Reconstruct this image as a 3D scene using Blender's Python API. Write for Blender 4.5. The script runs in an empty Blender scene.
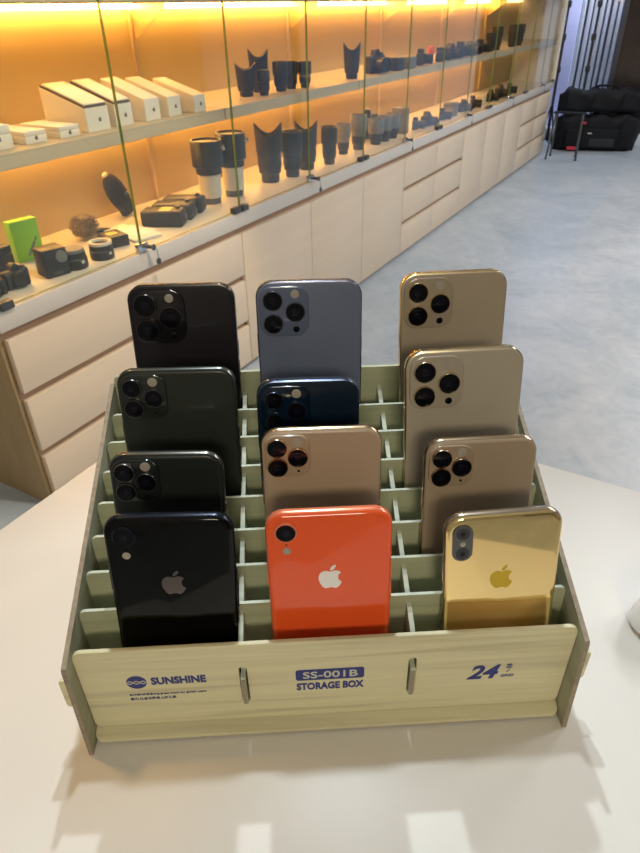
import bpy, bmesh, math, random, re
from mathutils import Vector, Matrix
random.seed(4)
SC = bpy.context.scene
COL = SC.collection
R = math.radians
H = 1.3                      # camera height above the floor
TZ = H - .3991               # table top
# ------------------------------------------------------------------ materials
MATS = {}
def mat(name, col, rough=.5, metal=0., var=.0, scale=40., coat=0., spec=.5, emit=None, estr=0., stretch=(1, 1, 1), detail=4., bump=0.):
    if name in MATS: return MATS[name]
    m = bpy.data.materials.new(name); m.use_nodes = True
    n = m.node_tree.nodes; l = m.node_tree.links
    p = n['Principled BSDF']
    p.inputs['Base Color'].default_value = (*col, 1)
    p.inputs['Roughness'].default_value = rough
    p.inputs['Metallic'].default_value = metal
    p.inputs['Coat Weight'].default_value = coat
    p.inputs['Coat Roughness'].default_value = .05
    p.inputs['Specular IOR Level'].default_value = spec
    if emit:
        p.inputs['Emission Color'].default_value = (*emit, 1); p.inputs['Emission Strength'].default_value = estr
    if var or bump:
        tc = n.new('ShaderNodeTexCoord'); mp = n.new('ShaderNodeMapping'); mp.inputs['Scale'].default_value = stretch
        nz = n.new('ShaderNodeTexNoise'); nz.inputs['Scale'].default_value = scale; nz.inputs['Detail'].default_value = detail
        l.new(tc.outputs['Object'], mp.inputs['Vector']); l.new(mp.outputs['Vector'], nz.inputs['Vector'])
    if var:
        r = n.new('ShaderNodeValToRGB')
        r.color_ramp.elements[0].position = .3; r.color_ramp.elements[1].position = .7
        r.color_ramp.elements[0].color = tuple(max(0, c * (1 - var)) for c in col) + (1,)
        r.color_ramp.elements[1].color = tuple(min(1, c * (1 + var)) for c in col) + (1,)
        l.new(nz.outputs['Fac'], r.inputs['Fac']); l.new(r.outputs['Color'], p.inputs['Base Color'])
    if bump:
        b = n.new('ShaderNodeBump'); b.inputs['Strength'].default_value = bump; b.inputs['Distance'].default_value = .002
        l.new(nz.outputs['Fac'], b.inputs['Height']); l.new(b.outputs['Normal'], p.inputs['Normal'])
    MATS[name] = m
    return m
def pane_glass(name, tint, refl=1.45):
    m = bpy.data.materials.new(name); m.use_nodes = True
    n = m.node_tree.nodes; l = m.node_tree.links; n.clear()
    o = n.new('ShaderNodeOutputMaterial'); mx = n.new('ShaderNodeMixShader'); t = n.new('ShaderNodeBsdfTransparent'); g = n.new('ShaderNodeBsdfGlossy')
    f = n.new('ShaderNodeFresnel'); g0 = n.new('ShaderNodeNewGeometry'); mr = n.new('ShaderNodeMapRange')
    mr.inputs['To Min'].default_value = refl; mr.inputs['To Max'].default_value = 1 / refl
    l.new(g0.outputs['Backfacing'], mr.inputs['Value']); l.new(mr.outputs[0], f.inputs['IOR'])   # the same reflectance on both faces of the pane
    t.inputs['Color'].default_value = (*tint, 1); g.inputs['Roughness'].default_value = .01
    l.new(f.outputs[0], mx.inputs[0]); l.new(t.outputs[0], mx.inputs[1]); l.new(g.outputs[0], mx.inputs[2]); l.new(mx.outputs[0], o.inputs[0])
    return m
def wood(name, base, dark, axis='X', rough=.55):
    """ply with long thin grain streaks along one local axis"""
    m = bpy.data.materials.new(name); m.use_nodes = True
    n = m.node_tree.nodes; l = m.node_tree.links; p = n['Principled BSDF']
    tc = n.new('ShaderNodeTexCoord'); mp = n.new('ShaderNodeMapping')
    s = {'X': (3.2, 70, 95), 'Y': (70, 3.2, 95)}[axis]
    mp.inputs['Scale'].default_value = s
    a = n.new('ShaderNodeTexNoise'); a.inputs['Scale'].default_value = 1.0; a.inputs['Detail'].default_value = 5; a.inputs['Distortion'].default_value = .4
    mp2 = n.new('ShaderNodeMapping'); mp2.inputs['Scale'].default_value = tuple(x * 4 for x in s)
    b = n.new('ShaderNodeTexNoise'); b.inputs['Scale'].default_value = 1.0; b.inputs['Detail'].default_value = 3
    l.new(tc.outputs['Object'], mp.inputs[0]); l.new(mp.outputs[0], a.inputs['Vector'])
    l.new(tc.outputs['Object'], mp2.inputs[0]); l.new(mp2.outputs[0], b.inputs['Vector'])
    r = n.new('ShaderNodeValToRGB'); e = r.color_ramp.elements
    e[0].position = .34; e[0].color = (*dark, 1); e[1].position = .47; e[1].color = (*base, 1)
    x = r.color_ramp.elements.new(.75); x.color = tuple(min(1, c * 1.07) for c in base) + (1,)
    l.new(a.outputs['Fac'], r.inputs['Fac'])
    mx = n.new('ShaderNodeMixRGB'); mx.blend_type = 'MULTIPLY'; mx.inputs['Fac'].default_value = .22
    l.new(r.outputs['Color'], mx.inputs['Color1']); l.new(b.outputs['Fac'], mx.inputs['Color2'])
    g = n.new('ShaderNodeGamma'); g.inputs['Gamma'].default_value = 1.0
    l.new(mx.outputs['Color'], g.inputs['Color']); l.new(g.outputs['Color'], p.inputs['Base Color'])
    p.inputs['Roughness'].default_value = rough
    return m
def floor_mat():
    m = bpy.data.materials.new('polished_concrete'); m.use_nodes = True
    n = m.node_tree.nodes; l = m.node_tree.links; p = n['Principled BSDF']
    tc = n.new('ShaderNodeTexCoord')
    a = n.new('ShaderNodeTexNoise'); a.inputs['Scale'].default_value = 1.6; a.inputs['Detail'].default_value = 9; a.inputs['Roughness'].default_value = .68; a.inputs['Distortion'].default_value = .8
    b = n.new('ShaderNodeTexNoise'); b.inputs['Scale'].default_value = 11; b.inputs['Detail'].default_value = 6; b.inputs['Distortion'].default_value = 1.5
    l.new(tc.outputs['Object'], a.inputs['Vector']); l.new(tc.outputs['Object'], b.inputs['Vector'])
    mm = n.new('ShaderNodeMath'); mm.operation = 'MULTIPLY_ADD'; mm.inputs[1].default_value = .45
    l.new(b.outputs['Fac'], mm.inputs[0]); l.new(a.outputs['Fac'], mm.inputs[2])
    r = n.new('ShaderNodeValToRGB'); e = r.color_ramp.elements
    e[0].position = .55; e[0].color = (.35, .41, .455, 1); e[1].position = .92; e[1].color = (.53, .565, .595, 1)
    l.new(mm.outputs[0], r.inputs['Fac']); l.new(r.outputs['Color'], p.inputs['Base Color'])
    p.inputs['Roughness'].default_value = .38; p.inputs['Specular IOR Level'].default_value = .4
    return m

M = dict(
    ply=wood('pale_ply_lengthwise', (.74, .68, .43), (.60, .54, .33), 'X'),
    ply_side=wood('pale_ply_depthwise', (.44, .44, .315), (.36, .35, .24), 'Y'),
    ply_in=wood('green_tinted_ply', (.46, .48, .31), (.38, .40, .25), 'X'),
    edge_dull=mat('dull_board_edge', (.36, .355, .28), .65, var=.12, scale=250),
    burnt=mat('laser_cut_edge', (.30, .24, .17), .7, var=.2, scale=300),
    edge=mat('pale_board_edge', (.50, .53, .41), .6, var=.1, scale=200),
    ink=mat('blue_ink', (.020, .028, .19), .45, var=.05), pale_ink=mat('pale_lettering', (.58, .58, .46), .5),
    hole=mat('slot_shadow_board', (.03, .028, .025), .8),
    table=mat('cream_laminate', (.71, .665, .60), .36, var=.02, scale=6, spec=.4),
    cab=mat('cream_cabinet_laminate', (.72, .575, .42), .45, var=.025, scale=5, stretch=(1, .3, 4)),
    slab=mat('white_worktop_laminate', (.62, .565, .49), .4, var=.02, scale=8),
    groove=mat('tan_wood_channel', (.44, .28, .175), .6, var=.12, scale=20, stretch=(1, .1, 1)),
    side=mat('shaded_end_panel', (.36, .25, .125), .6, var=.08, scale=10, stretch=(4, 4, .6)),  # cream end panel, its shade put into the colour as brown
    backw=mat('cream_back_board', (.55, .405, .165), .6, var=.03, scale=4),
    shelf=mat('tan_shelf_board', (.50, .415, .30), .5, var=.02, scale=8),
    led=mat('warm_light_strip', (1, .8, .5), .5, emit=(1, .52, .125), estr=50.),
    led_dim=mat('dimmer_warm_light_strip', (1, .8, .5), .5, emit=(1, .62, .25), estr=7.),
    brass=mat('lit_metal_upright', (.70, .56, .33), .35, metal=.7, var=.05),
    steel=mat('bright_steel', (.62, .65, .70), .22, metal=1., var=.04),
    dsteel=mat('dark_steel', (.10, .10, .105), .4, metal=.6, var=.1),
    gedge=mat('green_glass_edge', (.16, .24, .07), .2, var=.1),
    black=mat('black_plastic', (.018, .018, .019), .42, var=.15, scale=60),
    rubber=mat('black_ribbed_rubber', (.026, .026, .026), .7, var=.2, scale=120),
    grey=mat('grey_plastic', (.17, .165, .155), .5, var=.1), lens_white=mat('white_lens_paint', (.60, .57, .50), .4, var=.03),
    dglass=mat('dark_coated_glass', (.004, .004, .006), .08, spec=.18),
    white=mat('white_card', (.72, .68, .61), .5, var=.015), paper=mat('white_paper', (.80, .77, .70), .7, var=.03),
    mark=mat('grey_printed_mark', (.12, .10, .09), .5),
    green=mat('lime_green_card', (.26, .62, .02), .45, var=.03), orange=mat('orange_plastic', (.72, .12, .015), .45, var=.05),
    straw=mat('dried_straw', (.27, .205, .12), .9, var=.35, scale=90), label=mat('yellow_sticker', (.72, .56, .14), .6, var=.05),
    pouch=mat('black_padded_fabric', (.022, .021, .021), .85, var=.3, scale=140, bump=.4),
    bag=mat('black_nylon', (.0055, .006, .0075), .7, var=.3, scale=14, bump=.6, spec=.25), bag_grey=mat('dark_grey_mesh', (.018, .019, .022), .8, var=.3, scale=90),
    red=mat('red_fabric', (.55, .03, .045), .7, var=.1), wall=mat('painted_wall', (.55, .53, .50), .8, var=.02, scale=3),
    dark_wall=mat('dark_painted_wall', (.16, .15, .145), .8, var=.02, scale=3),
    ceil=mat('painted_ceiling', (.62, .61, .59), .85, var=.02, scale=3), frame=mat('pale_window_frame', (.60, .62, .64), .45, var=.03),
    tube=mat('pale_blind_slat', (.62, .62, .68), .4, var=.05), bdark=mat('dark_blind_backing', (.045, .055, .085), .5, var=.2),
    door=mat('dark_brown_glossy_door', (.035, .026, .024), .18, var=.2, scale=6), lilac=mat('pale_lilac_board', (.62, .60, .85), .6, var=.03),
    mouse=mat('glossy_white_plastic', (.82, .82, .82), .18, coat=.5), pave=mat('grey_paving', (.3, .3, .31), .8, var=.1, scale=4),
)
M['pane'] = pane_glass('clear_pane', (.97, .99, .96)); M['shop_pane'] = pane_glass('storefront_pane', (.90, .93, .97))
M['floor'] = floor_mat()

# ------------------------------------------------------------------ mesh helpers
def link(name, bm, mats, parent=None, smooth=True, angle=35):
    me = bpy.data.meshes.new(name)
    bmesh.ops.recalc_face_normals(bm, faces=bm.faces[:])
    bm.to_mesh(me); bm.free()
    for m in (mats if isinstance(mats, (list, tuple)) else [mats]): me.materials.append(m)
    if smooth:
        me.polygons.foreach_set('use_smooth', [True] * len(me.polygons))
        try: me.set_sharp_from_angle(angle=R(angle))
        except Exception: pass
    o = bpy.data.objects.new(name, me); COL.objects.link(o)
    if parent: o.parent = parent
    return o
def tag(o, label=None, cat=None, group=None, kind=None):
    if label: o['label'] = label
    if cat: o['category'] = cat
    if group: o['group'] = group
    if kind: o['kind'] = kind
    return o
def thing(name, label, cat, loc=(0, 0, 0), rz=0., group=None):
    o = bpy.data.objects.new(name, None); COL.objects.link(o); o.empty_display_size = .03
    o.location = loc; o.rotation_euler = (0, 0, rz)
    return tag(o, label, cat, group)
def box(bm, x0, x1, y0, y1, z0, z1, bev=0., seg=2, mx=None, mi=0):
    vs = [bm.verts.new((x, y, z)) for z in (z0, z1) for y in (y0, y1) for x in (x0, x1)]
    fs = [bm.faces.new([vs[i] for i in q]) for q in ((0, 2, 3, 1), (4, 5, 7, 6), (0, 1, 5, 4), (2, 6, 7, 3), (0, 4, 6, 2), (1, 3, 7, 5))]
    for f in fs: f.material_index = mi
    new = set(vs)
    if bev:
        es = list({e for f in fs for e in f.edges})
        r = bmesh.ops.bevel(bm, geom=es, offset=bev, segments=seg, affect='EDGES', profile=.5)
        new = {v for v in new if v.is_valid} | set(r['verts'])
        for f in r['faces']: f.material_index = mi
    if mx is not None: bmesh.ops.transform(bm, matrix=mx, verts=list(new))
    return bm
def B(*a, **k): return box(bmesh.new(), *a, **k)
def loft(bm, rings, cap=True, mi=0, closed=True):
    vr = [[bm.verts.new(p) for p in r] for r in rings]
    n = len(vr[0])
    for a, b in zip(vr, vr[1:]):
        for i in range(n if closed else n - 1):
            f = bm.faces.new((a[i], a[(i + 1) % n], b[(i + 1) % n], b[i])); f.material_index = mi
    if cap:
        for r in (vr[0][::-1], vr[-1]):
            f = bm.faces.new(r); f.material_index = mi
    return bm
def lathe(bm, prof, seg=28, at=(0, 0, 0), mi=0, mx=None, cap=True):
    rings = []
    for r, z in prof:
        ring = [Vector((at[0] + r * math.cos(2 * math.pi * i / seg), at[1] + r * math.sin(2 * math.pi * i / seg), at[2] + z)) for i in range(seg)]
        rings.append([mx @ p for p in ring] if mx is not None else ring)
    return loft(bm, rings, cap, mi)
def tube(bm, pts, r, seg=10, mi=0):
    pts = [Vector(p) for p in pts]; rings = []
    for i, p in enumerate(pts):
        d = (pts[min(i + 1, len(pts) - 1)] - pts[max(i - 1, 0)]).normalized()
        u = d.orthogonal().normalized() if i == 0 else (rings_u - d * rings_u.dot(d)).normalized()
        rings_u = u; v = d.cross(u)
        rr = r[i] if isinstance(r, (list, tuple)) else r
        rings.append([p + (u * math.cos(2 * math.pi * k / seg) + v * math.sin(2 * math.pi * k / seg)) * rr for k in range(seg)])
    return loft(bm, rings, True, mi)
def rrect(x0, x1, z0, z1, r, seg=6):
    """rounded rectangle outline, counter-clockwise; r one radius or (bl, br, tr, tl)"""
    rs = r if isinstance(r, (list, tuple)) else (r,) * 4
    out = []
    for (cx, cz, a0, rr) in ((x0, z0, 180, rs[0]), (x1, z0, 270, rs[1]), (x1, z1, 0, rs[2]), (x0, z1, 90, rs[3])):
        px = cx + rr * (1 if cx == x0 else -1); pz = cz + rr * (1 if cz == z0 else -1)
        for k in range(seg + 1):
            a = R(a0 + 90 * k / seg); out.append((px + rr * math.cos(a), pz + rr * math.sin(a)))
    return out
def prism(bm, poly, a, b, fn, bev=0., mi=0):
    """extrude a 2D outline; fn maps (u, v, depth) to a point"""
    bot = [bm.verts.new(fn(u, v, a)) for u, v in poly]; top = [bm.verts.new(fn(u, v, b)) for u, v in poly]
    n = len(poly); f0 = bm.faces.new(bot[::-1]); f1 = bm.faces.new(top); f0.material_index = f1.material_index = mi
    for i in range(n):
        f = bm.faces.new((bot[i], bot[(i + 1) % n], top[(i + 1) % n], top[i])); f.material_index = mi
    return bm
XZ = lambda u, v, d: Vector((u, d, v))
YZ = lambda u, v, d: Vector((d, u, v))
XY = lambda u, v, d: Vector((u, v, d))
def holed_plate(name, outer, holes, y0, y1, m, parent, bev=.0005):
    """an upright board in the XZ plane with real holes cut through it"""
    cu = bpy.data.curves.new(name, 'CURVE'); cu.dimensions = '2D'; cu.fill_mode = 'BOTH'
    cu.extrude = abs(y1 - y0) / 2 - bev; cu.bevel_depth = bev; cu.bevel_resolution = 1; cu.offset = -bev
    for pl in [outer] + holes:
        s = cu.splines.new('POLY'); s.points.add(len(pl) - 1); s.use_cyclic_u = True
        for p, (u, v) in zip(s.points, pl): p.co = (u, v, 0, 1)
    t = bpy.data.objects.new(name, cu); COL.objects.link(t)
    dg = bpy.context.evaluated_depsgraph_get(); dg.update()
    me = bpy.data.meshes.new_from_object(t.evaluated_get(dg)); bpy.data.objects.remove(t); bpy.data.curves.remove(cu)
    me.transform(Matrix.Translation((0, (y0 + y1) / 2, 0)) @ Matrix.Rotation(R(90), 4, 'X'))
    me.materials.clear(); me.materials.append(m); me.name = name
    o = bpy.data.objects.new(name, me); COL.objects.link(o); o.parent = parent
    return o
def lettering(name, text, x, z, size, y, m, parent, width=None, bold=0., shear=0., align='LEFT', depth=.00012, sx=1.):
    """raised ink lettering on an upright face that looks towards -Y; z is the baseline"""
    cu = bpy.data.curves.new(name, 'FONT'); cu.body = text; cu.size = size; cu.offset = bold; cu.shear = shear; cu.align_x = align
    cu.extrude = depth; cu.resolution_u = 3
    t = bpy.data.objects.new(name, cu); COL.objects.link(t)
    dg = bpy.context.evaluated_depsgraph_get(); dg.update()
    me = bpy.data.meshes.new_from_object(t.evaluated_get(dg)); bpy.data.objects.remove(t); bpy.data.curves.remove(cu)
    xs = [v.co.x for v in me.vertices]; w = max(xs) - min(xs)
    k = width / w if width else sx
    off = -min(xs) * k if align == 'LEFT' else -(max(xs) + min(xs)) / 2 * k
    me.transform(Matrix.Translation((x + off, y, z)) @ Matrix.Rotation(R(90), 4, 'X') @ Matrix.Diagonal((k, 1, 1, 1)))
    me.materials.clear(); me.materials.append(m); me.name = name
    o = bpy.data.objects.new(name, me); COL.objects.link(o); o.parent = parent
    return o
APPLE = "M12.152 6.896c-.948 0-2.415-1.078-3.96-1.04-2.04.027-3.91 1.183-4.961 3.014-2.117 3.675-.546 9.103 1.519 12.09 1.013 1.454 2.208 3.09 3.792 3.039 1.52-.065 2.09-.987 3.935-.987 1.831 0 2.35.987 3.96.948 1.637-.026 2.676-1.48 3.676-2.948 1.156-1.688 1.636-3.325 1.662-3.415-.039-.013-3.182-1.221-3.22-4.857-.026-3.04 2.48-4.494 2.597-4.559-1.429-2.09-3.623-2.324-4.39-2.376-2-.156-3.675 1.09-4.61 1.09zM15.53 3.83c.843-1.012 1.4-2.427 1.245-3.83-1.207.052-2.662.805-3.532 1.818-.78.896-1.454 2.338-1.273 3.714 1.338.104 2.715-.688 3.559-1.701"
def fruit_outlines(w):
    """bitten-fruit mark as polygons about its centre, w wide"""
    out = []
    for sub in APPLE.split('M')[1:]:
        nums = [float(q) for q in re.findall(r'-?(?:\d*\.\d+|\d+)', sub)]
        p = Vector(nums[:2]); pts = [p.copy()]; rest = nums[2:]
        for i in range(0, len(rest) - 5, 6):
            c1 = p + Vector(rest[i:i + 2]); c2 = p + Vector(rest[i + 2:i + 4]); e = p + Vector(rest[i + 4:i + 6])
            for k in range(1, 7):
                t = k / 6; pts.append(p * (1 - t) ** 3 + c1 * 3 * t * (1 - t) ** 2 + c2 * 3 * t * t * (1 - t) + e * t ** 3)
            p = e
        if (pts[0] - pts[-1]).length < .05: pts.pop()
        s = w / 19.2
        out.append([((q.x - 12) * s, (12.5 - q.y) * s) for q in pts])
    return out

# ------------------------------------------------------------------ the room
def struct(name, bm, m, parent=None, smooth=False):
    o = link(name, bm, m, parent, smooth)
    if parent is None: tag(o, kind='structure')
    return o
XL, XR, YN, YF, ZC = -1.95, 3.6, -2.6, 8.05, 2.9
struct('floor', B(XL - .1, XR + .1, YN - .1, YF + 2.6, -.1, 0), M['floor'])
struct('ceiling', B(XL - .1, XR + .1, YN - .1, YF + .1, ZC, ZC + .1), M['ceil'])
struct('wall_left', B(XL - .1, XL, YN - .1, YF + .1, 0, ZC), M['wall'])
struct('wall_right', B(XR, XR + .1, YN - .1, YF + .1, 0, ZC), M['dark_wall'])
struct('wall_near', B(XL, XR, YN - .1, YN, 0, ZC), M['wall'])
# far side: a glazed shopfront on a low white sill, a dark door to the right
win = struct('window_1', B(XL, XR, YF, YF + .08, 2.6, ZC), M['frame'])
f = bmesh.new(); box(f, XL, -.44, YF - .07, YF + .1, 0, .12, .006)
link('window_sill', f, M['frame'], win)
f = bmesh.new()
for x in (-1.93, -1.07): box(f, x - .02, x + .02, YF, YF + .08, .12, 2.6, .004)
box(f, 1.96, 2.04, YF, YF + .08, 0, 2.6, .004)
link('window_frame', f, M['dsteel'], win)
link('window_pane', B(-1.91, -1.09, YF + .03, YF + .04, .12, 2.6), M['shop_pane'], win)
link('window_pane', B(-.38, 1.96, YF + .03, YF + .04, 0, 2.6), M['shop_pane'], win)
link('window_pane', B(2.04, XR, YF + .03, YF + .04, 0, 2.6), M['shop_pane'], win)
door = struct('door_1', B(-1.05, -.42, YF, YF + .06, 0, 2.6, .004), M['door'])
link('door_handle', tube(bmesh.new(), [(-.50, YF, .95), (-.50, YF - .05, .95), (-.50, YF - .05, 1.35), (-.50, YF, 1.35)], .009), M['steel'], door)
# behind the glass: tall pale slatted blind and a lilac board
t = thing('slatted_screen', 'tall screen of pale vertical slats behind the shopfront glass', 'screen', (-1.57, YF + .42, 0))
f = bmesh.new(); box(f, 0, .43, .03, .05, 0, 2.7); link('backing', f, M['bdark'], t)
f = bmesh.new()
for k in range(7): box(f, .002 + k * .061, .002 + k * .061 + .034 + .008 * (k % 2), -.012, .028, 0, 2.7, .006)
link('slats', f, M['tube'], t)
o = link('lilac_board', B(-1.95, -1.582, YF + .40, YF + .43, 0, 2.7, .004), M['lilac']); tag(o, 'plain pale lilac board standing behind the glass left of the slatted screen', 'board')

# ------------------------------------------------------------------ shop cabinets along the left wall
XF, XB = -1.4847, -1.93
ZS = .655
def base_unit(y0, y1, kind, label, ends=()):
    t = thing('base_cabinet', label, 'cabinet', (XF, y0, 0), 0, 'base cabinets along the left wall')
    L = y1 - y0
    f = bmesh.new(); box(f, -.425, -.022, .001, L - .001, .0, .598); link('body', f, M['groove'], t)
    if 'near' in ends: link('end_panel', B(-.425, -.021, -.012, .0005, 0, .598, .001), M['side'], t)
    rows = {'drawer': ((.02, .188), (.212, .384), (.408, .571)), 'door': ((.02, .571),)}[kind[0]]
    n = kind[1]
    for (a, b) in rows:
        for k in range(n):
            ya = L * k / n + .0018; yb = L * (k + 1) / n - .0018
            link(kind[0] if kind[0] == 'drawer' else 'door', B(-.0205, 0, ya, yb, a, b, .0015), M['cab'], t)
    return t
base_unit(.905, 1.972, ('drawer', 1), 'cream base cabinet of three drawers at the near left end', ('near',))
base_unit(1.973, 3.567, ('door', 3), 'cream base cabinet with three plain doors, right of the near drawer cabinet')
base_unit(3.568, 4.607, ('drawer', 2), 'cream base cabinet with three rows of paired drawers, midway along the run')
base_unit(4.608, 6.140, ('door', 3), 'cream base cabinet with plain doors beyond the paired drawers')
base_unit(6.141, 7.19, ('drawer', 2), 'last cream drawer cabinet at the far end beside the black bags')
o = link('worktop', B(XB, XF + .004, .893, 7.218, .5985, ZS, .002), M['slab']); tag(o, 'long white worktop running over all the cream base cabinets', 'worktop')

YU = [.905, 1.973, 3.025, 4.075, 5.105, 6.14, 7.19]
names = ['nearest lit glass display cabinet, with the white phone boxes on its shelf',
         'second lit glass display cabinet from the near end, with petal-hood lenses on its shelf',
         'third lit glass display cabinet, with a lone petal-hood lens on its shelf',
         'fourth lit glass display cabinet, with dark cameras filling its shelf',
         'fifth lit glass display cabinet, next to last at the far end',
         'farthest glass display cabinet, at the end beside the black light stands']
def display_unit(i):
    y0, y1 = YU[i], YU[i + 1]; L = y1 - y0
    t = thing('display_cabinet', names[i], 'display cabinet', (XF, y0, ZS), 0, 'glass display cabinets on the worktop')
    e = .0005
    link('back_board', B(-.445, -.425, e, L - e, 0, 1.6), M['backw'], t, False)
    link('shelf', B(-.424, -.028, .004, L - .004, .315, .353, .0015), M['shelf'], t, False)
    link('upper_shelf', B(-.424, -.028, .004, L - .004, .664, .700, .0015), M['shelf'], t, False)
    link('top_board', B(-.445, .012, e, L - e, 1.6, 1.63), M['shelf'], t, False)
    for zb in (.315, .664):
        f = bmesh.new(); box(f, -.415, -.399, .0005, L - .0005, zb - .015, zb, .002)
        s = link('light_strip', f, M['led'] if i < 5 else M['led_dim'], t, False); s['label'] = 'glowing warm light strip'
    for za, zb in ((0, .315), (.353, .664), (.70, 1.6)):
        f = bmesh.new(); box(f, -.4245, -.412, -.0005 if i else .02, .013, za, zb, .001)
        link('upright', f, M['brass'], t)
    f = bmesh.new(); prism(f, [(-.42, .664), (-.42, .56), (-.405, .56), (-.26, .652), (-.26, .664)], .015, .019, lambda u, v, d: Vector((u, d, v))); link('shelf_bracket', f, M['brass'], t)
    if i in (0, 5):
        y = -.006 if i == 0 else L - .012
        p = link('glass_end' if i == 0 else 'end_panel', B(-.445, .012, y, y + .006 if i == 0 else y + .030, 0, 1.6), [M['pane'], M['gedge']] if i == 0 else M['white'], t, False)
    for k in range(2):
        ya, yb = k * L / 2 + .003, (k + 1) * L / 2 - .002
        f = bmesh.new(); box(f, -.004 + .0, .002, ya, yb, .006, 1.595)
        f.normal_update()
        for fc in f.faces:
            if abs(fc.normal.x) < .5: fc.material_index = 1
        d = link('glass_door', f, [M['pane'], M['gedge']], t, False)
        f = bmesh.new(); yc = (ya + .022) if k == 0 else (yb - .022)
        box(f, -.012, .012, yc - .02, yc + .02, .0, .022, .002); link('hinge_clamp', f, M['dsteel'], d)
        if k == 0:
            f = bmesh.new(); yl = yb - .004
            box(f, -.008, .010, yl - .014, yl + .030, .004, .030, .003); 
            lk = link('lock', f, M['steel'], d)
    # a key left hanging in the lock: a thing of its own
    yl = L / 2 + .02
    kt = thing('key', 'key hanging from the lock of the ' + KEYS[i], 'key', (XF, y0 + yl, ZS + .016), 0, 'keys hanging in the cabinet locks')
    f = bmesh.new()
    lathe(f, [(.0065, -.002), (.0065, .022)], 14, mx=Matrix.Translation((.0105, 0, 0)) @ Matrix.Rotation(R(90), 4, 'Y'))
    lathe(f, [(.010, .0225), (.010, .0255)], 16, mx=Matrix.Translation((.0105, 0, 0)) @ Matrix.Rotation(R(90), 4, 'Y')); link('lock_key', f, M['dsteel'], kt)
    link('ring', tube(bmesh.new(), [(.034, 0, 0), (.036, .012, -.011), (.034, .014, -.028), (.036, .012, -.038)], .0016, 6), M['steel'], kt)
    link('spare_key', lathe(bmesh.new(), [(.010, -.0012), (.010, .0012)], 16, mx=Matrix.Translation((.036, .012, -.048)) @ Matrix.Rotation(R(90), 4, 'Y')), M['dsteel'], kt)
KEYS = ['nearest glass doors, above the three near drawers', 'second pair of glass doors from the near end', 'third pair of glass doors from the near end',
        'fourth pair of glass doors from the near end', 'fifth pair of glass doors, next to the last', 'farthest pair of glass doors']
for i in range(6): display_unit(i)

# ------------------------------------------------------------------ goods behind the glass
ZU = ZS + .353 + .0004
ZL = ZS + .0004
GB = 'white phone boxes on the near glass shelf'
def fruit_mark(parent, x, y, z, w, m, dx=.0002):
    f = bmesh.new()
    for pl in fruit_outlines(w): prism(f, pl, x, x + dx, lambda u, v, d: Vector((d, y + u, z + v)))
    return link('printed_mark', f, m, parent, False)
def wedge_box(x, y, label, w=.068, h0=.062, h1=.115, d=.17, dark=False, rz=0.):
    t = thing('phone_box', label, 'box', (x, y, ZU), rz, GB)
    f = bmesh.new(); prism(f, [(0, 0), (0, h0), (-d, h1), (-d, 0)], -w / 2, w / 2, lambda u, v, dd: Vector((u, dd, v)))
    bmesh.ops.bevel(f, geom=f.edges[:], offset=.0012, segments=2, affect='EDGES')
    link('body', f, M['white'], t)
    if dark:
        sl = (h1 - h0) / d
        f = bmesh.new(); prism(f, [(-.002, h0 + .001), (-d + .004, h0 + .001 + sl * (d - .006)), (-d + .004, h0 + .007 + sl * (d - .006)), (-.002, h0 + .007)], -w / 2 + .001, w / 2 - .004, lambda u, v, dd: Vector((u, dd, v)))
        link('dark_tray', f, M['mark'], t)
        f = bmesh.new(); prism(f, [(-.006, h0 + .0072), (-d + .01, h0 + .0072 + sl * (d - .012)), (-d + .01, h0 + .011 + sl * (d - .012)), (-.006, h0 + .011)], -w / 2 + .006, w / 2 - .001, lambda u, v, dd: Vector((u, dd, v)))
        link('lid', f, M['white'], t)
    fruit_mark(t, .0003, w * .08, h0 * .5, .011, M['mark'])
wedge_box(-1.552, 1.425, 'white phone box with dark edged lid, leftmost of the tall sloping boxes', .088, .062, .112, .17, True)
wedge_box(-1.552, 1.530, 'white phone box with dark edged lid, second of the tall sloping boxes', .072, .060, .112, .17, True)
wedge_box(-1.548, 1.650, 'tall sloping white phone box in the middle of the five', .068)
wedge_box(-1.548, 1.755, 'tall sloping white phone box, fourth from the left and beside the narrow last one', .064, .058, .108)
wedge_box(-1.530, 1.862, 'rightmost sloping white phone box on the near shelf', .060, .052, .098)
def flat_box(x, y, label, w, h, d=.16):
    t = thing('phone_box', label, 'box', (x, y, ZU), 0, GB)
    link('body', B(-d, 0, -w / 2, w / 2, 0, h * .62, .0015), M['white'], t)
    link('lid', B(-d + .0002, -.0002, -w / 2 + .0002, w / 2 - .0002, h * .62 + .0004, h, .0015), M['white'], t)
    fruit_mark(t, .0003, 0, h * .45, .010, M['mark'])
flat_box(-1.548, 1.312, 'low flat white phone box just left of the tall sloping boxes', .070, .030)
flat_box(-1.560, 1.208, 'low flat white phone box, second from the left frame edge', .070, .031)
flat_box(-1.560, 1.098, 'white phone box cut by the left edge of the photo', .075, .056)

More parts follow.
